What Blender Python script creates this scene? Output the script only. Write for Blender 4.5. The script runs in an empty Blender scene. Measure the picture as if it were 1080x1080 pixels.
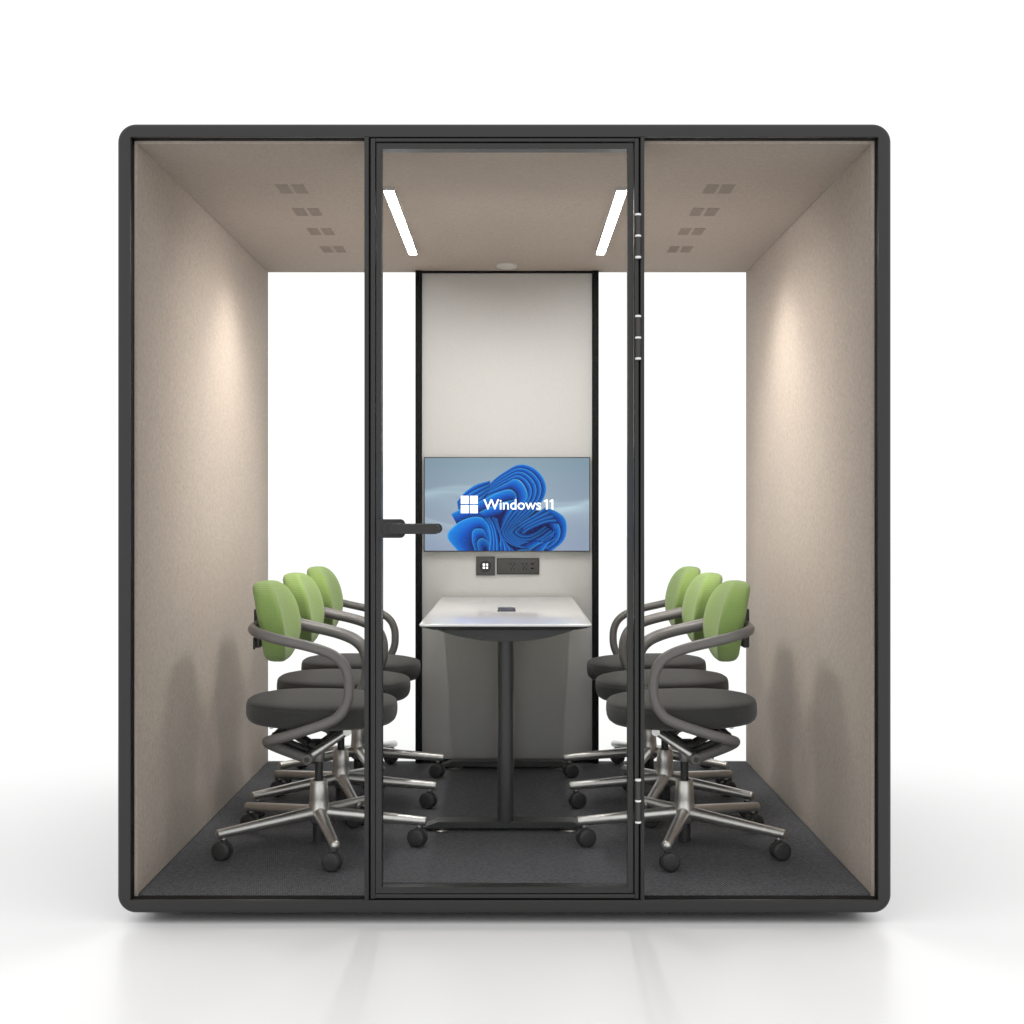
import bpy, bmesh, math, random
import numpy as np
from mathutils import Vector, Matrix
random.seed(4)
sc = bpy.context.scene
COL = sc.collection
PI = math.pi

# ------------------------------------------------------------------ materials
def mat(name, color, rough=0.5, metal=0.0, noise=0.0, nscale=40, nstretch=(1, 1, 1), bump=0.0, bscale=200,
        bstretch=(1, 1, 1), spec=0.5, sheen=0.0, rnoise=0.0, coat=0.0, emit=None, estr=0.0, aniso=0.0):
    m = bpy.data.materials.new(name); m.use_nodes = True
    nt = m.node_tree; b = nt.nodes['Principled BSDF']
    b.inputs['Base Color'].default_value = (*color, 1)
    b.inputs['Roughness'].default_value = rough
    b.inputs['Metallic'].default_value = metal
    b.inputs['Specular IOR Level'].default_value = spec
    b.inputs['Sheen Weight'].default_value = sheen
    b.inputs['Coat Weight'].default_value = coat
    if aniso: b.inputs['Anisotropic'].default_value = aniso
    if emit:
        b.inputs['Emission Color'].default_value = (*emit, 1); b.inputs['Emission Strength'].default_value = estr
    tc = nt.nodes.new('ShaderNodeTexCoord')
    def nz(scale, stretch, detail=4):
        mp = nt.nodes.new('ShaderNodeMapping'); mp.inputs['Scale'].default_value = stretch
        nt.links.new(tc.outputs['Object'], mp.inputs['Vector'])
        n = nt.nodes.new('ShaderNodeTexNoise'); n.inputs['Scale'].default_value = scale
        n.inputs['Detail'].default_value = detail; n.inputs['Roughness'].default_value = 0.6
        nt.links.new(mp.outputs['Vector'], n.inputs['Vector']); return n
    if noise:
        n = nz(nscale, nstretch)
        r = nt.nodes.new('ShaderNodeMapRange')
        r.inputs['From Min'].default_value = 0.3; r.inputs['From Max'].default_value = 0.7
        r.inputs['To Min'].default_value = 1 - noise; r.inputs['To Max'].default_value = 1 + noise
        nt.links.new(n.outputs['Fac'], r.inputs['Value'])
        x = nt.nodes.new('ShaderNodeVectorMath'); x.operation = 'SCALE'
        x.inputs[0].default_value = color
        nt.links.new(r.outputs['Result'], x.inputs['Scale'])
        nt.links.new(x.outputs['Vector'], b.inputs['Base Color'])
    if rnoise:
        n = nz(12, (1, 1, 1))
        r = nt.nodes.new('ShaderNodeMapRange')
        r.inputs['To Min'].default_value = max(0, rough - rnoise); r.inputs['To Max'].default_value = rough + rnoise
        nt.links.new(n.outputs['Fac'], r.inputs['Value']); nt.links.new(r.outputs['Result'], b.inputs['Roughness'])
    if bump:
        n = nz(bscale, bstretch, 3)
        bp = nt.nodes.new('ShaderNodeBump'); bp.inputs['Strength'].default_value = bump
        bp.inputs['Distance'].default_value = 0.002
        nt.links.new(n.outputs['Fac'], bp.inputs['Height']); nt.links.new(bp.outputs['Normal'], b.inputs['Normal'])
    return m

def weave(m, scale, amt, color, rot=0.0, axes=(1, 1, 1), band='X', bump=0.3, second=True):
    """multiply base colour with woven wave bands and add bump"""
    nt = m.node_tree; b = nt.nodes['Principled BSDF']
    tc = nt.nodes.new('ShaderNodeTexCoord')
    mp = nt.nodes.new('ShaderNodeMapping'); mp.inputs['Scale'].default_value = axes
    mp.inputs['Rotation'].default_value = (0, 0, rot)
    nt.links.new(tc.outputs['Object'], mp.inputs['Vector'])
    def wv(d, sca):
        w = nt.nodes.new('ShaderNodeTexWave'); w.bands_direction = d
        w.inputs['Scale'].default_value = sca; w.inputs['Distortion'].default_value = 1.2
        w.inputs['Detail'].default_value = 2; w.inputs['Detail Scale'].default_value = 3
        nt.links.new(mp.outputs['Vector'], w.inputs['Vector']); return w
    w1 = wv(band, scale); out = w1.outputs['Fac']
    if second:
        w2 = wv('Y' if band == 'X' else 'X', scale * 0.8)
        mu = nt.nodes.new('ShaderNodeMath'); mu.operation = 'MULTIPLY'
        nt.links.new(out, mu.inputs[0]); nt.links.new(w2.outputs['Fac'], mu.inputs[1]); out = mu.outputs[0]
    n = nt.nodes.new('ShaderNodeTexNoise'); n.inputs['Scale'].default_value = 90; n.inputs['Detail'].default_value = 5
    nt.links.new(tc.outputs['Object'], n.inputs['Vector'])
    ad = nt.nodes.new('ShaderNodeMath'); ad.operation = 'ADD'
    nt.links.new(out, ad.inputs[0]); nt.links.new(n.outputs['Fac'], ad.inputs[1])
    r = nt.nodes.new('ShaderNodeMapRange'); r.inputs['From Min'].default_value = 0.3; r.inputs['From Max'].default_value = 1.3
    r.inputs['To Min'].default_value = 1 - amt; r.inputs['To Max'].default_value = 1 + amt
    nt.links.new(ad.outputs[0], r.inputs['Value'])
    x = nt.nodes.new('ShaderNodeVectorMath'); x.operation = 'SCALE'; x.inputs[0].default_value = color
    nt.links.new(r.outputs['Result'], x.inputs['Scale']); nt.links.new(x.outputs['Vector'], b.inputs['Base Color'])
    bp = nt.nodes.new('ShaderNodeBump'); bp.inputs['Strength'].default_value = bump; bp.inputs['Distance'].default_value = 0.0015
    nt.links.new(ad.outputs[0], bp.inputs['Height']); nt.links.new(bp.outputs['Normal'], b.inputs['Normal'])
    return m

FRAME = mat('powder coated charcoal metal', (0.021, 0.021, 0.021), 0.33, spec=0.4, noise=0.05, nscale=300, bump=0.08, bscale=900, rnoise=0.05)
GASKET = mat('black rubber', (0.004, 0.004, 0.0045), 0.6, spec=0.15)
FELT = mat('beige felt', (0.455, 0.386, 0.336), 0.95, noise=0.17, nscale=120, nstretch=(1, 1, .7), bump=0.6, bscale=300, sheen=0.15, spec=0.1)
CEIL = mat('beige ceiling felt', (0.47, 0.398, 0.35), 0.95, noise=0.11, nscale=110, bump=0.3, bscale=420, sheen=0.1, spec=0.1)
VENTM = mat('vent mesh', (0.395, 0.335, 0.295), 0.8, noise=0.15, nscale=300)
CARPET = weave(mat('charcoal carpet', (0.05, 0.05, 0.053), 0.95, spec=0.15), 38, 0.6, (0.126, 0.128, 0.141), rot=0.5, bump=0.6)
PANEL = mat('off white felt panel', (0.61, 0.61, 0.605), 0.85, noise=0.035, nscale=140, bump=0.25, bscale=380, spec=0.2)
SEAT = mat('charcoal seat fabric', (0.038, 0.037, 0.036), 0.95, noise=0.3, nscale=160, bump=0.5, bscale=600, spec=0.2, sheen=0.25)
GREEN = weave(mat('lime knitted fabric', (0.30, 0.52, 0.115), 0.9, spec=0.15, sheen=0.2), 50, 0.075, (0.245, 0.36, 0.11), band='Z', bump=0.35, second=False)
ARM = mat('grey satin polyamide', (0.15, 0.14, 0.137), 0.36, noise=0.04, nscale=60, bump=0.05, bscale=700, spec=0.5)
DARK = mat('dark plastic', (0.022, 0.022, 0.023), 0.45, noise=0.1, nscale=80, bump=0.05)
WHEEL = mat('dark caster plastic', (0.035, 0.035, 0.036), 0.5, noise=0.1, nscale=80, bump=0.06)
STEEL = mat('brushed aluminium', (0.66, 0.645, 0.63), 0.38, 1.0, noise=0.05, nscale=60, rnoise=0.06, bump=0.03, bscale=300)
CHROME = mat('polished steel', (0.8, 0.79, 0.78), 0.14, 1.0, rnoise=0.03)
TABLEM = mat('white table laminate', (0.88, 0.88, 0.89), 0.17, coat=0.4)
TEDGE = mat('white table edge', (0.7, 0.7, 0.7), 0.4, rnoise=0.05)
LEGM = mat('table leg metal', (0.04, 0.04, 0.042), 0.34, noise=0.05, nscale=200, rnoise=0.05, bump=0.05, bscale=800)
PLATE = mat('switch plate plastic', (0.058, 0.057, 0.055), 0.5, noise=0.04, nscale=200)
PLATEB = mat('dark recess', (0.02, 0.02, 0.02), 0.6)
WHITEP = mat('white plastic', (0.8, 0.8, 0.79), 0.5, rnoise=0.05)
LIT = mat('lit diffuser', (0.9, 0.9, 0.9), 0.5, emit=(1, 0.965, 0.935), estr=78)
ICON = mat('lit icon', (0.9, 0.9, 0.9), 0.5, emit=(1, 1, 1), estr=1.2)
BEZEL = mat('screen bezel', (0.03, 0.028, 0.025), 0.35, rnoise=0.05)

def glass_mat():
    m = bpy.data.materials.new('clear glass'); m.use_nodes = True
    nt = m.node_tree; nt.nodes.clear()
    o = nt.nodes.new('ShaderNodeOutputMaterial'); mx = nt.nodes.new('ShaderNodeMixShader')
    t = nt.nodes.new('ShaderNodeBsdfTransparent'); g = nt.nodes.new('ShaderNodeBsdfGlossy'); f = nt.nodes.new('ShaderNodeFresnel')
    t.inputs['Color'].default_value = (0.99, 0.995, 0.99, 1); g.inputs['Roughness'].default_value = 0.02
    f.inputs['IOR'].default_value = 1.08
    nt.links.new(f.outputs[0], mx.inputs[0]); nt.links.new(t.outputs[0], mx.inputs[1]); nt.links.new(g.outputs[0], mx.inputs[2])
    nt.links.new(mx.outputs[0], o.inputs['Surface']); return m
GLASS = glass_mat()

# ------------------------------------------------------------------ mesh helpers
class MB:
    def __init__(s): s.bm = bmesh.new()
    def add(s, verts, faces, mi=0, smooth=False):
        vs = [s.bm.verts.new(v) for v in verts]
        for f in faces:
            try:
                fc = s.bm.faces.new([vs[i] for i in f]); fc.material_index = mi; fc.smooth = smooth
            except ValueError: pass
        return vs
    def box(s, x0, x1, y0, y1, z0, z1, bev=0.0, mi=0, seg=2):
        t = bmesh.new()
        r = bmesh.ops.create_cube(t, size=1)
        for v in t.verts:
            v.co = Vector(((x0 + x1) / 2 + v.co.x * (x1 - x0), (y0 + y1) / 2 + v.co.y * (y1 - y0), (z0 + z1) / 2 + v.co.z * (z1 - z0)))
        if bev > 0:
            bmesh.ops.bevel(t, geom=list(t.edges), offset=bev, segments=seg, profile=0.5, affect='EDGES')
        s.merge(t, mi)
    def merge(s, t, mi=0, smooth=None, M=None):
        mp = {}
        for v in t.verts: mp[v] = s.bm.verts.new(M @ v.co if M else v.co)
        for f in t.faces:
            n = s.bm.faces.new([mp[v] for v in f.verts]); n.material_index = mi; n.smooth = f.smooth if smooth is None else smooth
        t.free()
    def tube(s, pts, rad, seg=16, caps=True, mi=0, ry=None, roundcap=False):
        pts = [Vector(p) for p in pts]; n = len(pts)
        rads = rad if isinstance(rad, (list, tuple)) else [rad] * n
        tang = [(pts[min(i + 1, n - 1)] - pts[max(i - 1, 0)]).normalized() for i in range(n)]
        up = Vector((0, 0, 1)) if abs(tang[0].z) < 0.9 else Vector((0, 1, 0))
        u = tang[0].cross(up).normalized()
        if roundcap:
            for end in (0, 1):
                i = 0 if end == 0 else -1
                t = tang[i] * (-1 if end == 0 else 1); p0 = pts[i]; r0 = rads[i]
                ex = [(p0 + t * (r0 * math.sin(a)), r0 * math.cos(a), tang[i]) for a in (0.35, 0.7, 1.05, 1.35)]
                if end == 0:
                    pts = [e[0] for e in reversed(ex)] + pts; rads = [e[1] for e in reversed(ex)] + list(rads); tang = [e[2] for e in ex] + tang
                else:
                    pts = pts + [e[0] for e in ex]; rads = list(rads) + [e[1] for e in ex]; tang = tang + [e[2] for e in ex]
            n = len(pts)
        rings = []
        for i in range(n):
            u = (u - tang[i] * u.dot(tang[i])).normalized(); v = tang[i].cross(u)
            rings.append([pts[i] + (u * math.cos(2 * PI * k / seg) + v * math.sin(2 * PI * k / seg)) * rads[i] for k in range(seg)])
        vs = [[s.bm.verts.new(p) for p in r] for r in rings]
        for i in range(n - 1):
            for k in range(seg):
                f = s.bm.faces.new([vs[i][k], vs[i][(k + 1) % seg], vs[i + 1][(k + 1) % seg], vs[i + 1][k]]); f.smooth = True; f.material_index = mi
        if caps:
            f = s.bm.faces.new(list(reversed(vs[0]))); f.material_index = mi
            f = s.bm.faces.new(vs[-1]); f.material_index = mi
    def lathe(s, prof, origin=(0, 0, 0), axis='Z', seg=32, mi=0, M=None):
        """prof list of (r,h)"""
        o = Vector(origin); rings = []
        for r, h in prof:
            ring = []
            for k in range(seg):
                a = 2 * PI * k / seg; c, d = r * math.cos(a), r * math.sin(a)
                p = Vector((c, d, h)) if axis == 'Z' else (Vector((c, h, d)) if axis == 'Y' else Vector((h, c, d)))
                if M: p = M @ p
                ring.append(s.bm.verts.new(p + o))
            rings.append(ring)
        for i in range(len(rings) - 1):
            for k in range(seg):
                f = s.bm.faces.new([rings[i][k], rings[i][(k + 1) % seg], rings[i + 1][(k + 1) % seg], rings[i + 1][k]]); f.smooth = True; f.material_index = mi
        for ring in (rings[0], rings[-1]):
            f = s.bm.faces.new(ring); f.material_index = mi; f.smooth = False
    def prism(s, poly, d0, d1, axis='Y', mi=0):
        """poly = 2D list; axis Y: (x,z) extruded in y; axis Z: (x,y) in z"""
        P = (lambda p, d: (p[0], d, p[1])) if axis == 'Y' else ((lambda p, d: (p[0], p[1], d)) if axis == 'Z' else (lambda p, d: (d, p[0], p[1])))
        n = len(poly)
        vs = [s.bm.verts.new(P(p, d0)) for p in poly] + [s.bm.verts.new(P(p, d1)) for p in poly]
        s.bm.faces.new(vs[:n]).material_index = mi; s.bm.faces.new(vs[n:][::-1]).material_index = mi
        for i in range(n):
            s.bm.faces.new([vs[i], vs[n + i], vs[n + (i + 1) % n], vs[(i + 1) % n]]).material_index = mi
    def build(s, name, mats, parent=None, loc=None, sharp=40):
        me = bpy.data.meshes.new(name)
        bmesh.ops.recalc_face_normals(s.bm, faces=s.bm.faces)
        s.bm.to_mesh(me); s.bm.free()
        for m in (mats if isinstance(mats, (list, tuple)) else [mats]): me.materials.append(m)
        try: me.set_sharp_from_angle(angle=math.radians(sharp))
        except Exception: pass
        o = bpy.data.objects.new(name, me); COL.objects.link(o)
        if parent: o.parent = parent
        if loc: o.location = loc
        return o

def tag(o, label=None, cat=None, group=None, kind=None):
    if label: o['label'] = label
    if cat: o['category'] = cat
    if group: o['group'] = group
    if kind: o['kind'] = kind
    return o
def empty(name, loc=(0, 0, 0), rz=0):
    o = bpy.data.objects.new(name, None); COL.objects.link(o); o.location = loc; o.rotation_euler = (0, 0, rz); o.empty_display_size = 0.1
    return o
def rrect(x0, x1, z0, z1, r, seg=8):
    out = []
    for cx, cz, a0 in ((x1 - r, z1 - r, 0), (x0 + r, z1 - r, 90), (x0 + r, z0 + r, 180), (x1 - r, z0 + r, 270)):
        for k in range(seg + 1):
            a = math.radians(a0 + 90 * k / seg); out.append((cx + r * math.cos(a), cz + r * math.sin(a)))
    return out
def smooth_path(P, n=10):
    P = [Vector(p) for p in P]; out = []
    for i in range(len(P) - 1):
        p0, p1, p2, p3 = P[max(i - 1, 0)], P[i], P[i + 1], P[min(i + 2, len(P) - 1)]
        def tj(a, b, t): return t + max((b - a).length, 1e-5) ** 0.5
        if i == 0: p0 = p1 * 2 - p2
        if i == len(P) - 2: p3 = p2 * 2 - p1
        t0 = 0; t1 = tj(p0, p1, t0); t2 = tj(p1, p2, t1); t3 = tj(p2, p3, t2)
        for k in range(n):
            t = t1 + (t2 - t1) * k / n
            A1 = p0 * ((t1 - t) / (t1 - t0)) + p1 * ((t - t0) / (t1 - t0))
            A2 = p1 * ((t2 - t) / (t2 - t1)) + p2 * ((t - t1) / (t2 - t1))
            A3 = p2 * ((t3 - t) / (t3 - t2)) + p3 * ((t - t2) / (t3 - t2))
            B1 = A1 * ((t2 - t) / (t2 - t0)) + A2 * ((t - t0) / (t2 - t0))
            B2 = A2 * ((t3 - t) / (t3 - t1)) + A3 * ((t - t1) / (t3 - t1))
            out.append(B1 * ((t2 - t) / (t2 - t1)) + B2 * ((t - t1) / (t2 - t1)))
    out.append(P[-1]); return out

# ------------------------------------------------------------------ setting
m = MB(); m.add([(-40, -30, 0), (40, -30, 0), (40, 60, 0), (-40, 60, 0)], [(0, 1, 2, 3)])
FLOORM = mat('glossy white studio floor', (0.89, 0.89, 0.885), 0.32, spec=0.5)
tag(m.build('floor', FLOORM), kind='structure')

# ------------------------------------------------------------------ booth
XO0, XO1, ZO0, ZO1 = -1.115, 1.115, 0.031, 2.306
XI0, XI1, ZI0, ZI1 = -1.077, 1.077, 0.069, 2.267
YF, YB = -0.05, 2.165
booth = empty('meeting_booth')
tag(booth, 'large charcoal framed acoustic meeting booth with glass front and beige felt interior', 'meeting booth')

# ring frame with rounded outer edge
def ring_frame(y_front, y_back, name, front_bevel=0.012):
    b = MB(); seg = 10; R = 0.052
    def loop(inset, y, inner=False):
        if inner: pts = rrect(XI0 - inset, XI1 + inset, ZI0 - inset, ZI1 + inset, 0.0015, seg)
        else: pts = rrect(XO0 + inset, XO1 - inset, ZO0 + inset, ZO1 - inset, R - inset, seg)
        return [b.bm.verts.new((p[0], y, p[1])) for p in pts]
    s = 1 if y_back > y_front else -1
    B = front_bevel
    loops = [loop(0, y_back)]
    for k in range(0, 7):
        a = PI / 2 * k / 6
        loops.append(loop(B - B * math.cos(a), y_front + s * (B - B * math.sin(a))))
    loops.append(loop(0.0012, y_front, True)); loops.append(loop(0, y_front + s * 0.0012, True)); loops.append(loop(0, y_back, True)); loops.append(loops[0])
    for A, C in zip(loops[:-1], loops[1:]):
        n = len(A)
        for i in range(n):
            f = b.bm.faces.new([A[i], A[(i + 1) % n], C[(i + 1) % n], C[i]]); f.smooth = True
    return b.build(name, FRAME, booth, sharp=35)
ring_frame(YF, 0.03, 'front_frame')
ring_frame(YB, 2.05, 'rear_frame')

# outer cladding with the same rounded section
b = MB()
A = rrect(XO0 + 0.003, XO1 - 0.003, ZO0 + 0.003, ZO1 - 0.003, 0.052, 10); Bq = rrect(-1.0775 - 0.006, 1.0775 + 0.006, 0.062, 2.272, 0.002, 10)
va = [[b.bm.verts.new((p[0], y, p[1])) for p in A] for y in (0.031, 2.049)]
vb = [[b.bm.verts.new((p[0], y, p[1])) for p in Bq] for y in (0.031, 2.049)]
n = len(A)
for i in range(n):
    j = (i + 1) % n
    for q in ((va[0][i], va[0][j], va[1][j], va[1][i]), (vb[0][i], vb[1][i], vb[1][j], vb[0][j]), (va[0][i], vb[0][i], vb[0][j], va[0][j]), (va[1][i], va[1][j], vb[1][j], vb[1][i])):
        f = b.bm.faces.new(q); f.smooth = True
b.build('outer_shell', FRAME, booth, sharp=35)
b = MB(); b.box(-1.08, 1.08, 0.22, 1.95, 0.0, 0.0335, 0.002); b.build('plinth', DARK, booth)

# black recess gaskets on the inner faces of the ring
b = MB()
g = 0.0012
b.box(XI0 - .0005, XI0 + g, YF + .012, -0.002, ZI0, ZI1); b.box(XI1 - g, XI1 + .0005, YF + .012, -0.002, ZI0, ZI1)
b.box(XI0 + g, XI1 - g, YF + .012, -0.002, ZI1 - g, ZI1 + .0005); b.box(XI0 + g, XI1 - g, YF + .012, -0.002, ZI0 - .0005, ZI0 + 0.0008)
b.build('gasket', GASKET, booth)

# linings
def lining(name, x0, x1, z0, z1, material, lip):
    b = MB(); b.box(x0, x1, 0.0, 2.145, z0, z1, 0.001, seg=1); return b.build(name, material, booth)
wl = lining('wall_lining', -1.083, -1.07, 0.0705, 2.2725, FELT, 0.004)
wr = lining('wall_lining', 1.07, 1.083, 0.0705, 2.2725, FELT, 0.004)
ce = lining('ceiling_lining', -1.0695, 1.0695, 2.26, 2.2732, CEIL, 0.004)
b = MB(); b.box(-1.0695, 1.0695, -0.001, 2.145, 0.0585, 0.07, 0.001, seg=1); b.build('carpet', CARPET, booth)
b = MB()
for poly in ([(-1.0758, 0.0702), (-1.0668, 0.0702), (-1.0668, 2.2568), (-1.0758, 2.2658)], [(-1.0758, 2.2658), (-1.0668, 2.2568), (1.0668, 2.2568), (1.0758, 2.2658)], [(1.0758, 0.0702), (1.0758, 2.2658), (1.0668, 2.2568), (1.0668, 0.0702)]):
    b.prism(poly, -0.011, -0.0015)
b.build('lining_trim', CEIL, booth)
# ceiling vents (pairs)
b = MB()
b.box(-0.0205, 0.0205, -0.06, 0.06, -0.0015, 0.0008, 0.0)
for k in range(9):
    y = -0.054 + k * 0.0135
    b.box(-0.0185, 0.0185, y - 0.0022, y + 0.0022, -0.0028, -0.0016)
vent0 = b.build('air_vent', VENTM, ce)
first = True
for sgn in (-1, 1):
    for yy in (0.555, 0.903, 1.247, 1.603):
        for dx in (-0.0265, 0.0265):
            v = vent0 if first else vent0.copy()
            if not first: COL.objects.link(v); v.parent = ce
            first = False
            v.location = (sgn * 0.71 + dx + (0.002 if sgn < 0 else -0.002), yy, 2.2598)

# mullions
def bar(b, x0, x1, z0, z1, y0=YF, y1=0.0, bev=0.0012): b.box(x0, x1, y0, y1, z0, z1, bev)
for xa, xb in ((-0.4032, -0.3903), (0.3922, 0.4032)):
    b = MB(); bar(b, xa, xb, ZI0 + 0.0005, ZI1 - 0.0005, y0=YF - 0.001); b.build('mullion', FRAME, booth)
# door jamb frame + black seals
b = MB()
bar(b, -0.3850, -0.3718, 0.0735, 2.2630); bar(b, 0.3753, 0.3865, 0.0735, 2.2630)
bar(b, -0.3716, 0.3751, 2.2537, 2.2630, y1=-0.001); bar(b, -0.3716, 0.3751, 0.0750, 0.0862, y1=-0.001)
b.build('door_jamb', FRAME, booth)
b = MB()
b.box(-0.3902, -0.3851, -0.036, -0.004, ZI0 + .001, ZI1 - .001); b.box(0.3866, 0.3921, -0.036, -0.004, ZI0 + .001, ZI1 - .001)
b.box(-0.385, 0.3865, -0.036, -0.004, 2.2632, 2.2668); b.box(-0.385, 0.3865, -0.036, -0.004, 0.0692, 0.0733)
b.build('door_seal', GASKET, booth)
# side glass
for xa, xb in ((-1.0785, -0.401), (0.401, 1.0785)):
    b = MB(); b.box(xa, xb, -0.026, -0.018, 0.0675, 2.2685); b.build('front_glass', GLASS, booth)
# rear glass
for xa, xb in ((-1.0765, -0.4), (0.4, 1.0765)):
    b = MB(); b.box(xa, xb, 2.1465, 2.1565, 0.068, 2.266); b.build('rear_glass', GLASS, booth)
# door leaf
b = MB()
L0, L1, T0, T1 = -0.3695, 0.3714, 0.0892, 2.2504
i0, i1, j0, j1 = -0.3537, 0.3562, 0.106, 2.2334
y0, y1 = YF + 0.003, YF + 0.046
poly = [(L0, T0), (i0, j0), (i0, j1), (L0, T1)]
for poly in ([(L0, T0), (i0, j0), (i0, j1), (L0, T1)], [(L0, T1), (i0, j1), (i1, j1), (L1, T1)], [(L1, T1), (i1, j1), (i1, j0), (L1, T0)], [(L1, T0), (i1, j0), (i0, j0), (L0, T0)]):
    b.prism(poly, y0, y1)
bmesh.ops.remove_doubles(b.bm, verts=b.bm.verts, dist=1e-5)
inner = [f for f in b.bm.faces]
door = b.build('door', FRAME, booth)
bev = door.modifiers.new('b', 'BEVEL'); bev.width = 0.0012; bev.segments = 2; bev.limit_method = 'ANGLE'
b = MB(); b.box(i0 - .004, i1 + .004, -0.032, -0.024, j0 - .004, j1 + .004); b.build('glass_pane', GLASS, door)
# handle : rose plate + lever
b = MB()
pl = [p for p in rrect(-0.372 + 0.004, -0.2855, 1.1125, 1.1665, 0.0135)]
b.prism([(p[0] if p[0] > -0.36 else -0.3668, p[1]) for p in rrect(-0.400, -0.2855, 1.1125, 1.1665, 0.0135) if True][:], -0.061, -0.0475)
b.build('handle_plate', DARK if False else FRAME, door).modifiers.new('b', 'BEVEL').width = 0.0015
b = MB()
b.prism(rrect(-0.352, -0.281, 1.1210, 1.1560, 0.0165), -0.0725, -0.0605)
b.prism(rrect(-0.330, -0.1835, 1.1240, 1.1530, 0.0143), -0.100, -0.0835)
b.tube([(-0.316, -0.09, 1.1385), (-0.316, -0.065, 1.1385)], 0.0115, 20)
ho = b.build('door_handle', FRAME, door); mo = ho.modifiers.new('b', 'BEVEL'); mo.width = 0.002; mo.segments = 3
b = MB()
b.prism(rrect(-0.352, -0.281, 1.1210, 1.1560, 0.0165), 0.008, 0.0165)
b.prism(rrect(-0.330, -0.1835, 1.1240, 1.1530, 0.0143), 0.037, 0.052)
b.tube([(-0.316, -0.003, 1.1385), (-0.316, 0.04, 1.1385)], 0.0115, 20)
b.build('door_handle', FRAME, door)
# hinges
for zt, zm, zb in ((226, 248.5, 271), (333.3, 356, 378), (823, 845, 867.5)):
    Z = lambda p: 1.187 - (p - 540) / 367.5
    b = MB(); cx, cy = 0.3845, -0.0575
    for a, c in ((zt, zm), (zm, zb)):
        za, zc = Z(a) - 0.003, Z(c) + 0.003
        b.tube([(cx, cy, za), (cx, cy, zc)], 0.0078, 20)
    for z in (Z(zt), Z(zm), Z(zb)): b.lathe([(0.0076, -0.003), (0.0088, -0.002), (0.0088, 0.002), (0.0076, 0.003)], (cx, cy, z), seg=20, mi=1)
    b.build('hinge', [mat('hinge steel', (0.06, 0.058, 0.056), 0.4, 0.6), WHITEP], door)

# back panel between the two rear glass panes
b = MB(); b.box(-0.4070, -0.3790, 2.088, 2.145, 0.071, 2.2595, 0.001); b.box(0.3790, 0.4070, 2.088, 2.145, 0.071, 2.2595, 0.001)
b.box(-0.3788, 0.3788, 2.100, 2.145, 2.2500, 2.2594); b.box(-0.3788, 0.3788, 2.100, 2.145, 0.071, 0.0885)
b.build('panel_frame', GASKET, booth)
b = MB(); b.box(-0.3785, 0.3785, 2.106, 2.144, 0.089, 2.2495, 0.002); b.build('back_panel', PANEL, booth)

# ------------------------------------------------------------------ display
disp = empty('wall_display', (0, 2.106, 1.221)); tag(disp, 'wide wall screen with white lettering over swirling blue shapes, mounted above the table', 'screen')
SW, SH = 0.737, 0.419
b = MB(); b.box(-SW / 2, SW / 2, -0.028, 0.0, -SH / 2, SH / 2, 0.0015); b.build('bezel', BEZEL, disp)
# procedurally computed picture, one colour per vertex, on a flat fine grid
gw, gh = 1120, 632
img = np.zeros((gh, gw, 3))
V, U = np.mgrid[0:gh, 0:gw]; U = U / (gw - 1); V = 1 - V / (gh - 1)     # V up
def lerp(a, c, t): return a + (c - a) * t
base = np.array([0.355, 0.435, 0.56]); top = np.array([0.25, 0.37, 0.45]); lil = np.array([0.33, 0.40, 0.62])
img[:] = lerp(base, top, (np.clip((V - 0.35) / 0.8, 0, 1))[..., None])
img[:] = lerp(img, lil, (np.clip((0.3 - V) / 0.5, 0, 1) * 0.5)[..., None])
img *= (1 - 0.12 * ((U - .5) ** 2 * 4))[..., None]
cx_ = np.exp(-(((U - 0.45) / 0.28) ** 2 + ((V - 0.55) / 0.4) ** 2)); img += cx_[..., None] * 0.05
for (a0, a1, ph, w, s) in ((0.60, 0.09, 0.4, 0.018, 0.10), (0.54, 0.10, 0.9, 0.012, 0.08), (0.47, 0.12, 1.6, 0.03, 0.05), (0.36, 0.11, 3.2, 0.014, 0.09), (0.31, 0.14, 3.7, 0.03, 0.05)):
    c = a0 + a1 * np.sin(U * 5.2 + ph); d = V - c
    img += (s * np.exp(-np.where(d > 0, (d / w) ** 2, (d / (w * 4)) ** 2)))[..., None] * np.array([0.7, 1.0, 0.95])
def P(x, y): return ((x - 45) / 990, (632 - y) / 554)
def bez(pts, t):
    P_ = [np.array(p, float) for p in pts]
    # Catmull-Rom through the points
    n = len(P_) - 1; q = t * n; i = np.clip(np.floor(q).astype(int), 0, n - 1); f = (q - i)[:, None]
    A = np.array([P_[0] * 2 - P_[1]] + P_ + [P_[-1] * 2 - P_[-2]])
    p0, p1, p2, p3 = A[i], A[i + 1], A[i + 2], A[i + 3]
    return 0.5 * ((2 * p1) + (-p0 + p2) * f + (2 * p0 - 5 * p1 + 4 * p2 - p3) * f ** 2 + (-p0 + 3 * p1 - 3 * p2 + p3) * f ** 3)
deep = np.array([0.001, 0.006, 0.085]); mid = np.array([0.003, 0.105, 0.62]); bright = np.array([0.006, 0.28, 0.86]); edge = np.array([0.09, 0.50, 0.98])
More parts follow.
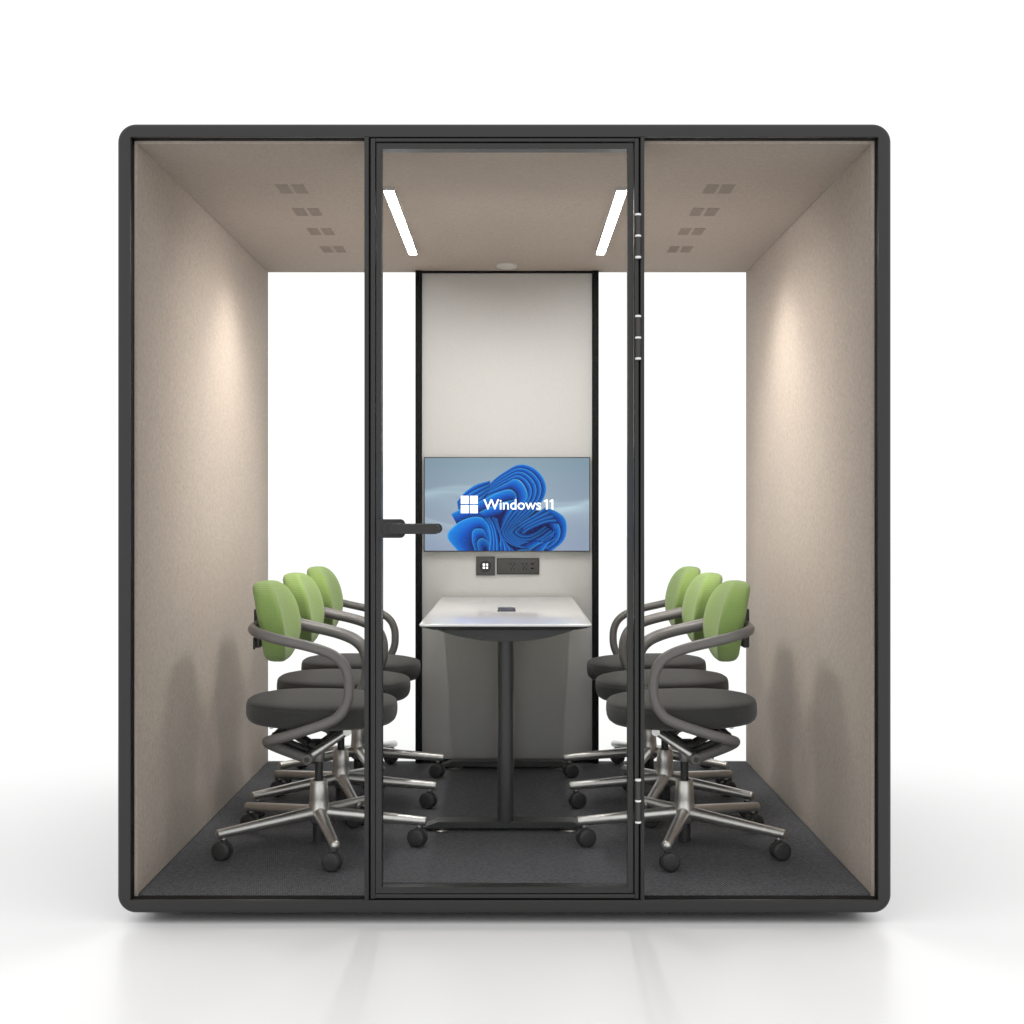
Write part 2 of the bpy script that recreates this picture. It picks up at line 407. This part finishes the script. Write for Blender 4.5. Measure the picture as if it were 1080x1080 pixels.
def ribbon(A, B, folds=1, tone=1.0, flip=False, e=0.07, ts=1100, ss=1000, lo=0.0):
    t = np.linspace(0, 1, ts); a = bez([P(*p) for p in A], t); c = bez([P(*p) for p in B], t)
    for s in np.linspace(0, 1, ss):
        p = a * (1 - s) + c * s
        k = (s * folds) % 1.0 if s < 1 else 1.0
        if flip: k = 1 - k
        sh = k ** 0.95
        col = lerp(deep, mid, min(1, sh * 2)) if sh < .5 else lerp(mid, bright, (sh - .5) * 2)
        if k > 1 - e: col = lerp(col, edge, (k - (1 - e)) / e)
        along = (0.72 + 0.28 * np.sin(t * 3.1 + 0.3))[:, None]
        cc = lerp(deep, col, (1 - lo * (1 - t[:, None]))) * along * tone
        xi = np.round(p[:, 0] * (gw - 1)).astype(int); yi = np.round((1 - p[:, 1]) * (gh - 1)).astype(int)
        ok = (xi >= 0) & (xi < gw) & (yi >= 0) & (yi < gh)
        yo, xo, co_ = yi[ok], xi[ok], cc[ok]
        img[np.minimum(yo + 1, gh - 1), xo] = co_; img[yo, np.minimum(xo + 1, gw - 1)] = co_; img[yo, xo] = co_
yy_, xx_ = (1 - V) * 554 + 78, U * 990 + 45
def blob(poly, col):
    q = np.array(poly, float); ins = np.zeros(U.shape, bool); n = len(q)
    for i in range(n):
        x1, y1 = q[i]; x2, y2 = q[(i + 1) % n]
        c = ((y1 > yy_) != (y2 > yy_)) & (xx_ < (x2 - x1) * (yy_ - y1) / ((y2 - y1) or 1e-9) + x1); ins ^= c
    img[ins] = col
blob([(425, 300), (600, 230), (760, 300), (700, 390), (810, 395), (880, 470), (850, 570), (800, 635), (300, 635), (230, 540), (250, 420), (330, 360)], deep * 1.2)
# back big upper lobe, nested folds towards the centre
ribbon([(405, 300), (440, 230), (520, 165), (615, 118), (705, 142), (765, 215), (768, 300), (700, 400), (560, 500)],
       [(420, 300), (470, 262), (540, 225), (600, 205), (640, 235), (660, 285), (640, 340), (590, 410), (530, 490)], 4, 0.95, flip=True, e=0.14)
ribbon([(420, 292), (470, 262), (530, 232), (590, 205), (640, 240), (662, 300), (640, 350), (580, 420), (520, 500)],
       [(410, 320), (450, 320), (490, 320), (530, 330), (540, 350), (530, 380), (520, 410), (505, 450), (500, 500)], 2, 0.95, flip=True, e=0.12)
# left shoulder
ribbon([(240, 340), (285, 285), (350, 240), (440, 213)], [(250, 400), (310, 370), (370, 350), (420, 300)], 4, 1.0, flip=True, e=0.16)
ribbon([(205, 412), (270, 380), (340, 355), (430, 345)], [(240, 475), (320, 440), (390, 440), (470, 470)], 1, 0.95, flip=True, e=0.1)
ribbon([(330, 365), (420, 315), (520, 272), (570, 272), (596, 300)], [(420, 440), (450, 430), (490, 420), (520, 400), (560, 360)], 2, 1.0, flip=True, e=0.12)
# right lobe
ribbon([(800, 640), (880, 570), (898, 490), (880, 430), (815, 388), (770, 380)], [(690, 640), (790, 590), (820, 540), (790, 480), (740, 440), (700, 420)], 2, 0.85, flip=True, e=0.1)
ribbon([(770, 372), (700, 420), (620, 470), (560, 520)], [(850, 470), (780, 470), (680, 510), (620, 560)], 4, 0.75, flip=True, e=0.16)
# centre swirl
ribbon([(520, 470), (500, 530), (560, 590), (650, 615), (745, 612), (830, 560)], [(600, 480), (560, 520), (600, 560), (660, 570), (730, 550), (800, 500)], 4, 0.9, flip=True, e=0.15, lo=.3)
ribbon([(600, 480), (560, 520), (600, 560), (660, 568), (720, 548), (790, 500)], [(640, 500), (620, 520), (640, 530), (670, 530), (700, 520), (760, 480)], 2, 0.6, flip=True, e=0.1)
ribbon([(490, 640), (500, 560), (480, 500), (450, 430)], [(640, 660), (560, 610), (510, 540), (485, 440)], 4, 0.95, flip=True, e=0.16)
ribbon([(560, 650), (620, 625), (700, 625), (760, 605)], [(580, 680), (640, 660), (720, 650), (800, 640)], 1, 0.5, flip=True, e=0.2)
ribbon([(830, 470), (800, 560), (770, 610), (740, 650)], [(815, 560), (770, 580), (700, 570), (620, 600)], 2, 0.9, flip=True, e=0.12)
# lower left lobe
ribbon([(250, 640), (180, 545), (240, 470), (330, 432), (400, 442), (430, 500), (440, 640)], [(345, 640), (340, 600), (335, 560), (345, 520), (370, 500), (400, 530), (440, 640)], 1, 1.05, flip=True, e=0.07)
ribbon([(350, 640), (330, 570), (335, 515), (370, 500), (405, 520), (450, 640)], [(372, 640), (362, 600), (368, 570), (385, 556), (410, 570), (450, 640)], 1, 0.95, flip=True, e=0.1)
ribbon([(372, 640), (360, 590), (375, 562), (400, 560), (430, 590), (445, 640)], [(405, 640), (405, 630), (405, 620), (405, 620), (408, 625), (410, 640)], 1, 0.7, flip=True, e=0.12)
ribbon([(430, 640), (440, 560), (425, 480), (395, 440)], [(500, 640), (490, 560), (470, 480), (440, 430)], 3, 1.0, flip=True, e=0.16)
k_ = np.array([0.25, 0.5, 0.25])
for ax in (0, 1):
    img = np.apply_along_axis(lambda r: np.convolve(np.pad(r, 1, mode='edge'), k_, 'valid'), ax, img)
img = np.clip(img, 0, 1)
img = img.reshape(gh // 2, 2, gw // 2, 2, 3).mean((1, 3)); gw //= 2; gh //= 2
V, U = np.mgrid[0:gh, 0:gw]; U = U / (gw - 1); V = 1 - V / (gh - 1)
iw, ih = SW - 0.008, SH - 0.008
co = np.stack([(U - .5) * iw, np.full_like(U, -0.0292), (V - .5) * ih], -1).reshape(-1, 3)
idx = np.arange(gw * gh).reshape(gh, gw)
quads = np.stack([idx[:-1, :-1], idx[1:, :-1], idx[1:, 1:], idx[:-1, 1:]], -1).reshape(-1)
me = bpy.data.meshes.new('screen'); nq = (gw - 1) * (gh - 1)
me.vertices.add(gw * gh); me.vertices.foreach_set('co', co.ravel())
me.loops.add(nq * 4); me.loops.foreach_set('vertex_index', quads.astype(np.int32))
me.polygons.add(nq); me.polygons.foreach_set('loop_start', (np.arange(nq) * 4).astype(np.int32))
me.update(calc_edges=True)
ca = me.color_attributes.new('picture', 'FLOAT_COLOR', 'POINT')
ca.data.foreach_set('color', np.concatenate([img.reshape(-1, 3), np.ones((gw * gh, 1))], 1).ravel())
sm = bpy.data.materials.new('lit screen'); sm.use_nodes = True; nt = sm.node_tree; pb = nt.nodes['Principled BSDF']
at = nt.nodes.new('ShaderNodeAttribute'); at.attribute_name = 'picture'
pb.inputs['Base Color'].default_value = (0.01, 0.01, 0.01, 1); pb.inputs['Roughness'].default_value = 0.5; pb.inputs['Specular IOR Level'].default_value = 0.1
nt.links.new(at.outputs['Color'], pb.inputs['Emission Color']); pb.inputs['Emission Strength'].default_value = 0.9
me.materials.append(sm); so = bpy.data.objects.new('screen', me); COL.objects.link(so); so.parent = disp
WH = mat('lit lettering', (0.5, 0.5, 0.5), 0.5, emit=(1, 1, 1), estr=1.0)
def sx(x): return (((x - 45) / 990) - .5) * iw
def sz(y): return (((632 - y) / 554) - .5) * ih
b = MB()
for x0, x1 in ((262, 309), (317, 364)):
    for y0, y1 in ((304, 352.5), (360, 408)):
        b.box(sx(x0), sx(x1), -0.0304, -0.0296, sz(y1), sz(y0))
b.build('logo', WH, disp)
def text_part(s, size, x, z, name, parent, material, off=0.0, y=-0.0300, spacing=1.0, sxx=1.0):
    cu = bpy.data.curves.new(name, 'FONT'); cu.body = s; cu.size = size; cu.offset = off; cu.extrude = 0.0002; cu.space_character = spacing
    t = bpy.data.objects.new(name, cu); COL.objects.link(t)
    bpy.context.view_layer.update()
    me = bpy.data.meshes.new_from_object(t.evaluated_get(bpy.context.evaluated_depsgraph_get())); me.name = name
    bpy.data.objects.remove(t)
    xs = [v.co.x for v in me.vertices]; x0 = min(xs)
    for v in me.vertices: v.co = Vector((x + (v.co.x - x0) * sxx, y - v.co.z, z + v.co.y))
    me.materials.clear(); me.materials.append(material)
    o = bpy.data.objects.new(name, me); COL.objects.link(o); o.parent = parent
    return o, (max(xs) - x0) * sxx
fs = 0.066
o, w = text_part('Windows', fs, sx(398), sz(386), 'lettering', disp, WH, off=0.0007)
k = (sx(745) - sx(398)) / w
for v in o.data.vertices: v.co.x = sx(398) + (v.co.x - sx(398)) * k
zs = [v.co.z for v in o.data.vertices]; kz = (sz(324) - sz(386)) / (max(zs) - min(zs)); z0 = min(zs)
for v in o.data.vertices: v.co.z = sz(387) + (v.co.z - z0) * kz

for xl in (762, 796):
    b = MB()
    b.prism([(sx(xl + 12), sz(386)), (sx(xl + 22), sz(386)), (sx(xl + 22), sz(325)), (sx(xl + 14), sz(325)), (sx(xl), sz(334)), (sx(xl), sz(343)), (sx(xl + 12), sz(337))], -0.0304, -0.0296)
    b.build('numeral', WH, disp)
# switch and socket plates
sw = empty('light_switch', (-0.0955, 2.106, 0.9465)); tag(sw, 'square dark switch plate with glowing white icon under the wall screen', 'switch')
b = MB(); b.box(-0.042, 0.042, -0.010, 0, -0.042, 0.042, 0.002); b.build('switch_plate', PLATE, sw)
b = MB(); b.lathe([(0.024, 0.0), (0.0245, -0.0015), (0.0225, -0.0035), (0.021, -0.002)], (0, -0.0098, 0), 'Y', 40); b.build('dial', DARK, sw)
b = MB()
for dx in (-0.0072, 0.0072):
    for dz in (-0.0068, 0.0068):
        ww = 0.005 if dx < 0 else 0.0035
        b.prism(rrect(dx - ww, dx + ww, dz - 0.0043, dz + 0.0043, 0.0012, 3), -0.0132, -0.0122)
b.build('icon', ICON, sw)
sk = empty('power_socket', (0.0485, 2.106, 0.9455)); tag(sk, 'long dark socket strip right of the square switch below the screen', 'power socket')
b = MB(); b.box(-0.094, 0.094, -0.009, 0, -0.036, 0.036, 0.0015); b.build('socket_frame', PLATEB, sk)
b = MB(); b.box(-0.090, 0.090, -0.0105, -0.0088, -0.0315, 0.0315, 0.0006); b.build('socket_plate', PLATE, sk)
for cx0 in (-0.024, 0.030):
    b = MB(); b.box(cx0 - 0.0155, cx0 + 0.0155, -0.0108, -0.0104, -0.0195, 0.0195)
    for dx, dz in ((-0.009, 0.011), (0.009, 0.011), (0.0, 0.0), (-0.006, -0.012), (0.007, -0.012)):
        b.box(cx0 + dx - 0.0018, cx0 + dx + 0.0018, -0.0114, -0.0106, dz - 0.0036, dz + 0.0036, mi=1)
    b.build('outlet', [PLATE, GASKET], sk)
for dz in (0.011, -0.009):
    b = MB(); b.box(0.057, 0.071, -0.0112, -0.0104, dz - 0.0026, dz + 0.0026); b.build('usb_port', GASKET, sk)

# ceiling lights
LFRAME = mat('light housing', (0.42, 0.40, 0.38), 0.6)
for sx_, lab in ((-1, 'long slim lit ceiling strip over the left half of the table'), (1, 'long slim lit ceiling strip over the right half of the table')):
    t = empty('ceiling_light', (sx_ * 0.387, 1.103, 2.26)); tag(t, lab, 'ceiling light', 'strip lights in the booth ceiling')
    b = MB(); z0_, z1_ = -0.010, -0.0003
    b.box(-0.0215, -0.0165, -0.577, 0.577, z0_, z1_, 0.001); b.box(0.0165, 0.0215, -0.577, 0.577, z0_, z1_, 0.001)
    b.box(-0.0164, 0.0164, -0.577, -0.561, z0_, z1_); b.box(-0.0164, 0.0164, 0.569, 0.577, z0_, z1_)
    b.build('light_frame', LFRAME, t)
    b = MB(); b.box(-0.0162, 0.0162, -0.5605, 0.5685, -0.0045, -0.001); b.build('diffuser', LIT, t)
b = MB(); b.lathe([(0.047, 0.0), (0.047, -0.006), (0.042, -0.012), (0.030, -0.016), (0.001, -0.017)], (0, 0, 0), 'Z', 48)
sd = b.build('smoke_detector', mat('detector plastic', (0.62, 0.61, 0.58), 0.5, rnoise=0.05), None, (0.0, 1.95, 2.2598)); tag(sd, 'small round pale detector disc on the ceiling near the back panel', 'smoke detector')

# ------------------------------------------------------------------ table
TX, TF, TB = 0.0, 0.60, 2.085
tbl = empty('meeting_table', (0, 1.34, 0.07)); tag(tbl, 'long white topped meeting table on two black columns with flat feet', 'table')
y_ = lambda y: y - 1.34
b = MB()
def top_loop(inset, z, r=0.045):
    pts = rrect(-0.2905 + inset, 0.2905 - inset, y_(TF) + inset, y_(TB) - inset, r, 8)
    out = []
    for x, y in pts:   # slight bow of the front edge
        yy = y
        if y < 0: yy = y + 0.012 * (abs(x) / 0.29) ** 2 if y < y_(TF) + 0.06 else y
        out.append((x, yy, z))
    return out
loops = [top_loop(0.004, 0.74, 0.016), top_loop(0.0012, 0.7392, 0.016), top_loop(0, 0.7375, 0.016), top_loop(0, 0.7345, 0.016), top_loop(0.0012, 0.732, 0.016), top_loop(0.006, 0.7285, 0.014), top_loop(0.042, 0.7175, 0.012)]
vs = [[b.bm.verts.new(p) for p in l] for l in loops]
n = len(vs[0])
for a in range(len(vs) - 1):
    for i in range(n):
        f = b.bm.faces.new([vs[a][i], vs[a][(i + 1) % n], vs[a + 1][(i + 1) % n], vs[a + 1][i]]); f.smooth = True
        f.material_index = 1 if a >= 4 else 0
b.bm.faces.new(vs[0]); f = b.bm.faces.new(vs[-1]); f.material_index = 1
b.build('tabletop', [TABLEM, LEGM], tbl, sharp=50)
for Yc, in ((0.83,), (1.985,)):
    yc = y_(Yc)
    b = MB()
    pts = [(-0.236, 0.717), (0.236, 0.717)]
    for k in range(21):
        x = 0.236 - 0.472 * k / 20; pts.append((x, 0.705 - 0.039 * (1 - (abs(x) / 0.236) ** 2.2)))
    b.prism(pts, yc - 0.052, yc + 0.052); b.build('top_bracket', LEGM, tbl)
    b = MB()
    col = rrect(-0.0285, 0.0285, yc - 0.045, yc + 0.045, 0.026, 8)
    b.prism(col, 0.03, 0.70, 'Z')
    for f in b.bm.faces:
        if len(f.verts) == 4: f.smooth = True
    b.build('column', LEGM, tbl)
    b = MB()
    h = 0.29
    sec = [(-h, 0.012), (h, 0.012), (h, 0.015), (h - 0.055, 0.035), (-h + 0.055, 0.035), (-h, 0.015)]
    b.prism(sec, yc - 0.04, yc + 0.04)
    fo = b.build('foot', LEGM, tbl); mo = fo.modifiers.new('b', 'BEVEL'); mo.width = 0.002; mo.segments = 2
    for gx in (-0.222, 0.222):
        b = MB(); b.lathe([(0.030, 0.0), (0.033, 0.004), (0.027, 0.008), (0.008, 0.009), (0.008, 0.014)], (gx, yc - 0.020, 0.0), 'Z', 32); b.build('glide', STEEL, tbl)
b = MB(); b.box(-0.033, 0.035, -0.10, 0.10, 0.740, 0.7415, 0.0005); 
cb = b.build('cable_port', PLATEB, tbl); cb.location = (0, y_(1.30), 0.0)
b = MB(); b.box(-0.030, 0.032, -0.096, 0.096, 0.7416, 0.7425); b.build('port_lid', mat('port lid', (0.055, 0.055, 0.065), 0.4), cb)

# ------------------------------------------------------------------ chair
def make_chair(s):
    """faces +x; s mirrors the splay of the star base"""
    t = empty('swivel_chair')
    # seat
    b = MB(); N = 56
    prof = [(0.0, 0.418), (0.12, 0.4185), (0.215, 0.4205), (0.234, 0.4245), (0.243, 0.432), (0.2475, 0.443), (0.249, 0.458), (0.2485, 0.475), (0.2475, 0.4825),
            (0.2462, 0.4838), (0.2466, 0.4852), (0.2445, 0.4905), (0.237, 0.4955), (0.215, 0.5005), (0.16, 0.5045), (0.08, 0.5065), (0.0, 0.507)]
    rings = []
    for r, z in prof:
        if r == 0: rings.append([b.bm.verts.new((0.012, 0, z))]); continue
        ring = []
        for k in range(N):
            a = 2 * PI * k / N; c, d = math.cos(a), math.sin(a); e = 2 / 2.35
            ring.append(b.bm.verts.new((0.012 + r * math.copysign(abs(c) ** e, c), r * 0.985 * math.copysign(abs(d) ** e, d), z)))
        rings.append(ring)
    for A, C in zip(rings[:-1], rings[1:]):
        for k in range(N):
            if len(A) == 1: f = b.bm.faces.new([A[0], C[k], C[(k + 1) % N]])
            elif len(C) == 1: f = b.bm.faces.new([A[k], A[(k + 1) % N], C[0]])
            else: f = b.bm.faces.new([A[k], A[(k + 1) % N], C[(k + 1) % N], C[k]])
            f.smooth = True
    M = Matrix.Rotation(math.radians(1.3), 4, 'Y'); 
    bmesh.ops.transform(b.bm, matrix=Matrix.Translation((0, 0, 0.44)) @ M @ Matrix.Translation((0, 0, -0.44)), verts=b.bm.verts)
    b.build('seat', SEAT, t, sharp=80)
    # backrest pad
    b = MB(); N = 64
    def outline(a, inset):
        c, d = math.cos(a), math.sin(a); e = 2 / 3.6
        e = 2 / 3.4 if d > 0 else 2 / 2.7
        y = (0.190 - inset) * math.copysign(abs(c) ** e, c); z = (0.134 - inset) * math.copysign(abs(d) ** e, d)
        zn = z / 0.134
        y *= 1 - 0.13 * max(0, zn) ** 2 - 0.24 * max(0, -zn) ** 1.5
        return y, z
    prof = [(1.0, -0.034), (0.6, -0.034), (0.3, -0.034), (0.016, -0.032, 1), (0.007, -0.027, 1), (0.002, -0.018, 1), (0.0, -0.004, 1), (0.0, 0.016, 1), (0.0015, 0.025, 1), (0.006, 0.0315, 1), (0.014, 0.0355, 1), (0.75, 0.038), (0.5, 0.036), (0.25, 0.034), (0.0, 0.033)]
    rings = []
    for pr in prof:
        ring = []
        if len(pr) == 3: f_in = lambda a: outline(a, pr[0])
        else:
            sc_ = (1 - pr[0]) if pr[1] < 0 else pr[0]
            if sc_ == 0: sc_ = 1e-4
            f_in = lambda a: tuple(v * sc_ for v in outline(a, 0.014))
        for k in range(N):
            y, z = f_in(2 * PI * k / N)
            x = pr[1] + 0.75 * y * y + 0.0
            x += -0.17 * z + (0.014 if pr[1] > 0 else 0.004) * (1 - (z / 0.134) ** 2)
            ring.append(b.bm.verts.new((x - 0.161, y, z + 0.753)))
        rings.append(ring)
    for A, C in zip(rings[:-1], rings[1:]):
        for k in range(N):
            f = b.bm.faces.new([A[k], A[(k + 1) % N], C[(k + 1) % N], C[k]]); f.smooth = True
    b.bm.faces.new(rings[0]); b.bm.faces.new(rings[-1])
    b.build('backrest', GREEN, t, sharp=180)
    # bracket behind the pad
    b = MB(); b.box(-0.213, -0.190, -0.030, 0.030, 0.665, 0.795, 0.006)
    b.tube([(-0.208, -0.045, 0.662), (-0.208, -0.045, 0.70)], 0.004, 10); b.tube([(-0.19, 0, 0.735), (-0.17, 0, 0.735)], 0.02, 16)
    b.build('back_bracket', DARK, t)
    # one continuous loop armrest
    half = [(-0.197, 0.0, .742), (-0.195, -0.10, .741), (-0.185, -0.185, .738), (-0.161, -0.232, .733), (-0.120, -0.254, .722), (-0.060, -0.260, .7075), (0.0, -0.262, .694), (0.050, -0.262, .679),
            (0.088, -0.262, .661), (0.114, -0.262, .636), (0.129, -0.262, .600), (0.132, -0.261, .565), (0.129, -0.260, .530), (0.117, -0.259, .497), (0.092, -0.257, .466), (0.050, -0.255, .445),
            (0.0, -0.252, .428), (-0.060, -0.246, .409), (-0.105, -0.236, .396), (-0.128, -0.222, .388), (-0.137, -0.200, .3805), (-0.128, -0.175, .367), (-0.100, -0.150, .349), (-0.062, -0.125, .329), (-0.024, -0.105, .311)]
    full = [(p[0], -p[1], p[2]) for p in reversed(half)] + half[1:]
    b = MB(); b.tube(smooth_path(full, 5), 0.0165, 18)
    for sy in (-1, 1):
        b.lathe([(0.017, -0.012), (0.0195, -0.009), (0.0195, 0.009), (0.0165, 0.0125), (0.008, 0.0128)] if sy > 0 else [(0.017, 0.012), (0.0195, 0.009), (0.0195, -0.009), (0.0165, -0.0125), (0.008, -0.0128)], (-0.022, sy * 0.113, 0.310), 'Y', 24)
    b.build('arm_loop', ARM, t, sharp=50)
    # seat carrier: plate, struts, pivot axle
    b = MB()
    b.box(-0.10, 0.15, -0.10, 0.10, 0.409, 0.4175, 0.003)
    for sy in (-1, 1):
        b.tube([(-0.022, sy * 0.094, 0.312), (0.108, sy * 0.094, 0.398)], [0.0145, 0.0105], 18)
        b.tube([(0.108, sy * 0.112, 0.399), (0.108, sy * 0.086, 0.399)], 0.0135, 20)
    b.tube([(-0.15, -0.05, 0.407), (-0.15, 0.05, 0.407)], 0.009, 16); b.tube([(-0.15, 0, 0.407), (-0.08, 0, 0.410)], 0.009, 12)
    b.build('seat_carrier', STEEL, t)
    b = MB()
    b.tube([(-0.022, -0.092, 0.312), (-0.022, 0.092, 0.312)], 0.0125, 18)
    b.tube([(-0.14, -0.10, 0.385), (-0.022, -0.055, 0.325)], 0.013, 14); b.tube([(-0.14, 0.10, 0.385), (-0.022, 0.055, 0.325)], 0.013, 14)
    b.tube([(-0.13, -0.10, 0.385), (-0.13, 0.10, 0.385)], 0.011, 14)
    b.box(-0.035, 0.02, -0.05, 0.05, 0.318, 0.352, 0.008)
    b.tube([(0.0, -0.045, 0.34), (0.09, -0.045, 0.405)], 0.008, 12); b.tube([(0.0, 0.045, 0.34), (0.09, 0.045, 0.405)], 0.008, 12)
    for sy in (-1, 1): b.lathe([(0.0045, -0.001), (0.009, -0.001), (0.009, 0.001), (0.0045, 0.001)], (-0.022, sy * 0.1262, 0.310), 'Y', 20)
    b.build('tilt_mechanism', DARK, t)
    # gas spring
    b = MB(); b.tube([(0, 0, 0.20), (0, 0, 0.295)], 0.0135, 24)
    b.build('gas_spring', DARK, t)
    b = MB(); b.tube([(0, 0, 0.016), (0, 0, 0.11)], 0.0205, 24)
    b.build('lower_tube', DARK, t)
    b = MB(); b.lathe([(0.016, 0.284), (0.0185, 0.287), (0.0205, 0.318), (0.0205, 0.330)], seg=28); b.build('collar', STEEL, t)
    # hub
    b = MB(); b.lathe([(0.0175, 0.2205), (0.020, 0.2225), (0.0265, 0.2225), (0.028, 0.221), (0.0305, 0.185), (0.0317, 0.161), (0.0316, 0.1602), (0.0325, 0.147), (0.0342, 0.134), (0.0375, 0.121), (0.038, 0.108), (0.035, 0.092), (0.028, 0.082), (0.02, 0.078)], seg=36)
    b.build('hub', STEEL, t, sharp=50)
    cs = MB() # caster hood + stem
    cs.tube([(0, 0, 0.066), (0, 0, 0.084)], 0.0075, 14, mi=1)
    cs.box(-0.008, 0.012, -0.006, 0.006, 0.040, 0.068, 0.003)
    N = 20; arc = [(0.0305 * math.cos(a), 0.031 + 0.0305 * math.sin(a)) for a in [math.radians(12 + 130 * k / N) for k in range(N + 1)]]
    arc2 = [(p[0] * 0.86, 0.031 + (p[1] - 0.031) * 0.86) for p in reversed(arc)]
    cs.prism(arc + arc2, -0.007, 0.007)
    cme = cs.build('caster', [WHEEL, STEEL]); cme_data = cme.data; bpy.data.objects.remove(cme)
    w = MB(); w.lathe([(0.006, -0.0095), (0.022, -0.0095), (0.0275, -0.0075), (0.031, -0.003), (0.031, 0.004), (0.0285, 0.006), (0.006, 0.006)], seg=36, axis='Y')
    wo = w.build('wheel', WHEEL); wme = wo.data; bpy.data.objects.remove(wo)
    R = 0.336
    for k in range(5):
        a = s * math.radians(-74 + 72 * k); c, d = math.cos(a), math.sin(a)
        b = MB()
        n_ = 12; pts = []; rr = []
        for q in range(n_ + 1):
            u = q / n_; r = 0.012 + (R + 0.022 - 0.012) * u
            pts.append((r * c, r * d, 0.113 - 0.028 * u)); rr.append(0.0222 - 0.0070 * u)
        pts.append(((R + 0.0245) * c, (R + 0.0245) * d, 0.0848)); rr.append(0.0118)
        b.tube(pts, rr, 20)
        if k == 0: b.lathe([(0.002, -0.0168), (0.0088, -0.0142), (0.0138, -0.0092), (0.0162, -0.003), (0.0162, 0.003), (0.0138, 0.0092), (0.0088, 0.0142), (0.002, 0.0168)], ((R + 0.018) * c, (R + 0.018) * d, 0.0852), seg=24)
        b.build('leg', STEEL, t, sharp=50)
        co_ = bpy.data.objects.new('caster', cme_data); COL.objects.link(co_); co_.parent = t
        co_.location = (R * c, R * d, 0)
        co_.rotation_euler = (0, 0, s * math.radians(-18 + (7, -4, 10, -8, 3)[k]))
        for sy in (-1, 1):
            wv = bpy.data.objects.new('wheel', wme); COL.objects.link(wv); wv.parent = co_; wv.location = (-0.006, sy * 0.0135, 0.031)
            if sy > 0: wv.rotation_euler = (0, 0, PI)
            if sy > 0: wv.location = (-0.006, 0.0135, 0.031)
    return t
def copy_tree(o, parent=None):
    c = o.copy(); COL.objects.link(c)
    if parent: c.parent = parent
    for ch in list(o.children): copy_tree(ch, c)
    return c
where = ('nearest the glass front', 'in the middle of its row', 'at the back beside the rear glass')
for side, s, X, rz in (('left', 1, -0.624, 0.0), ('right', -1, 0.599, PI)):
    proto = make_chair(s)
    for i, Y in enumerate((0.59, 1.182, 1.776)):
        o = proto if i == 0 else copy_tree(proto)
        o.location = (X, Y, 0.07); o.rotation_euler = (0, 0, rz)
        pos = {0: 'nearest the glass front', 1: 'between two others', 2: 'nearest the rear glass'}[i]
        tag(o, 'lime backed swivel chair, %s of the table, %s' % (side, pos), 'office chair', 'lime and charcoal chairs round the table')

# ------------------------------------------------------------------ lights
w = bpy.data.worlds.new('World'); sc.world = w; w.use_nodes = True
w.node_tree.nodes['Background'].inputs['Color'].default_value = (1, 1, 1, 1)
w.node_tree.nodes['Background'].inputs['Strength'].default_value = 1.2
def lamp(name, typ, loc, target, energy, color=(1, 1, 1), **kw):
    l = bpy.data.lights.new(name, typ); l.energy = energy; l.color = color
    for k, v in kw.items(): setattr(l, k, v)
    o = bpy.data.objects.new(name, l); COL.objects.link(o); o.location = loc
    o.rotation_euler = (Vector(target) - Vector(loc)).to_track_quat('-Z', 'Y').to_euler(); return o
for sgn in (-1, 1):
    lamp('wall_washer', 'SPOT', (sgn * 0.60, 1.27, 2.245), (sgn * 1.10, 1.27, 1.25), 40, (1, 0.94, 0.86), spot_size=math.radians(100), spot_blend=1.0, shadow_soft_size=0.12)
    lamp('added_cross_spot', 'SPOT', (-sgn * 0.34, 0.75, 2.235), (sgn * 1.07, 1.15, 1.45), 84, (1, 0.96, 0.91), spot_size=math.radians(84), spot_blend=1.0, shadow_soft_size=0.24)  # unseen spot added near the opposite strip, throws chair shadows onto the wall
lamp('panel_washer', 'SPOT', (0, 1.25, 2.245), (0, 2.12, 0.95), 15, (1, 0.995, 0.985), spot_size=math.radians(98), spot_blend=1.0, shadow_soft_size=0.06)

# ------------------------------------------------------------------ camera
cam = bpy.data.cameras.new('camera'); co = bpy.data.objects.new('camera', cam); COL.objects.link(co)
co.location = (0.022, -4.0, 1.187); co.rotation_euler = (PI / 2, 0, 0)
cam.sensor_width = 36; cam.lens = 36 * 1447 / 1080; cam.clip_end = 300; cam.clip_start = 0.05
sc.camera = co
sc.view_settings.view_transform = 'Standard'; sc.view_settings.look = 'None'; sc.view_settings.gamma = 1; sc.view_settings.exposure = 0
sc.view_settings.use_curve_mapping = False
sc.cycles.use_denoising = True
sc.cycles.caustics_reflective = False; sc.cycles.caustics_refractive = False
sc.cycles.max_bounces = 10; sc.cycles.transparent_max_bounces = 16; sc.cycles.diffuse_bounces = 5
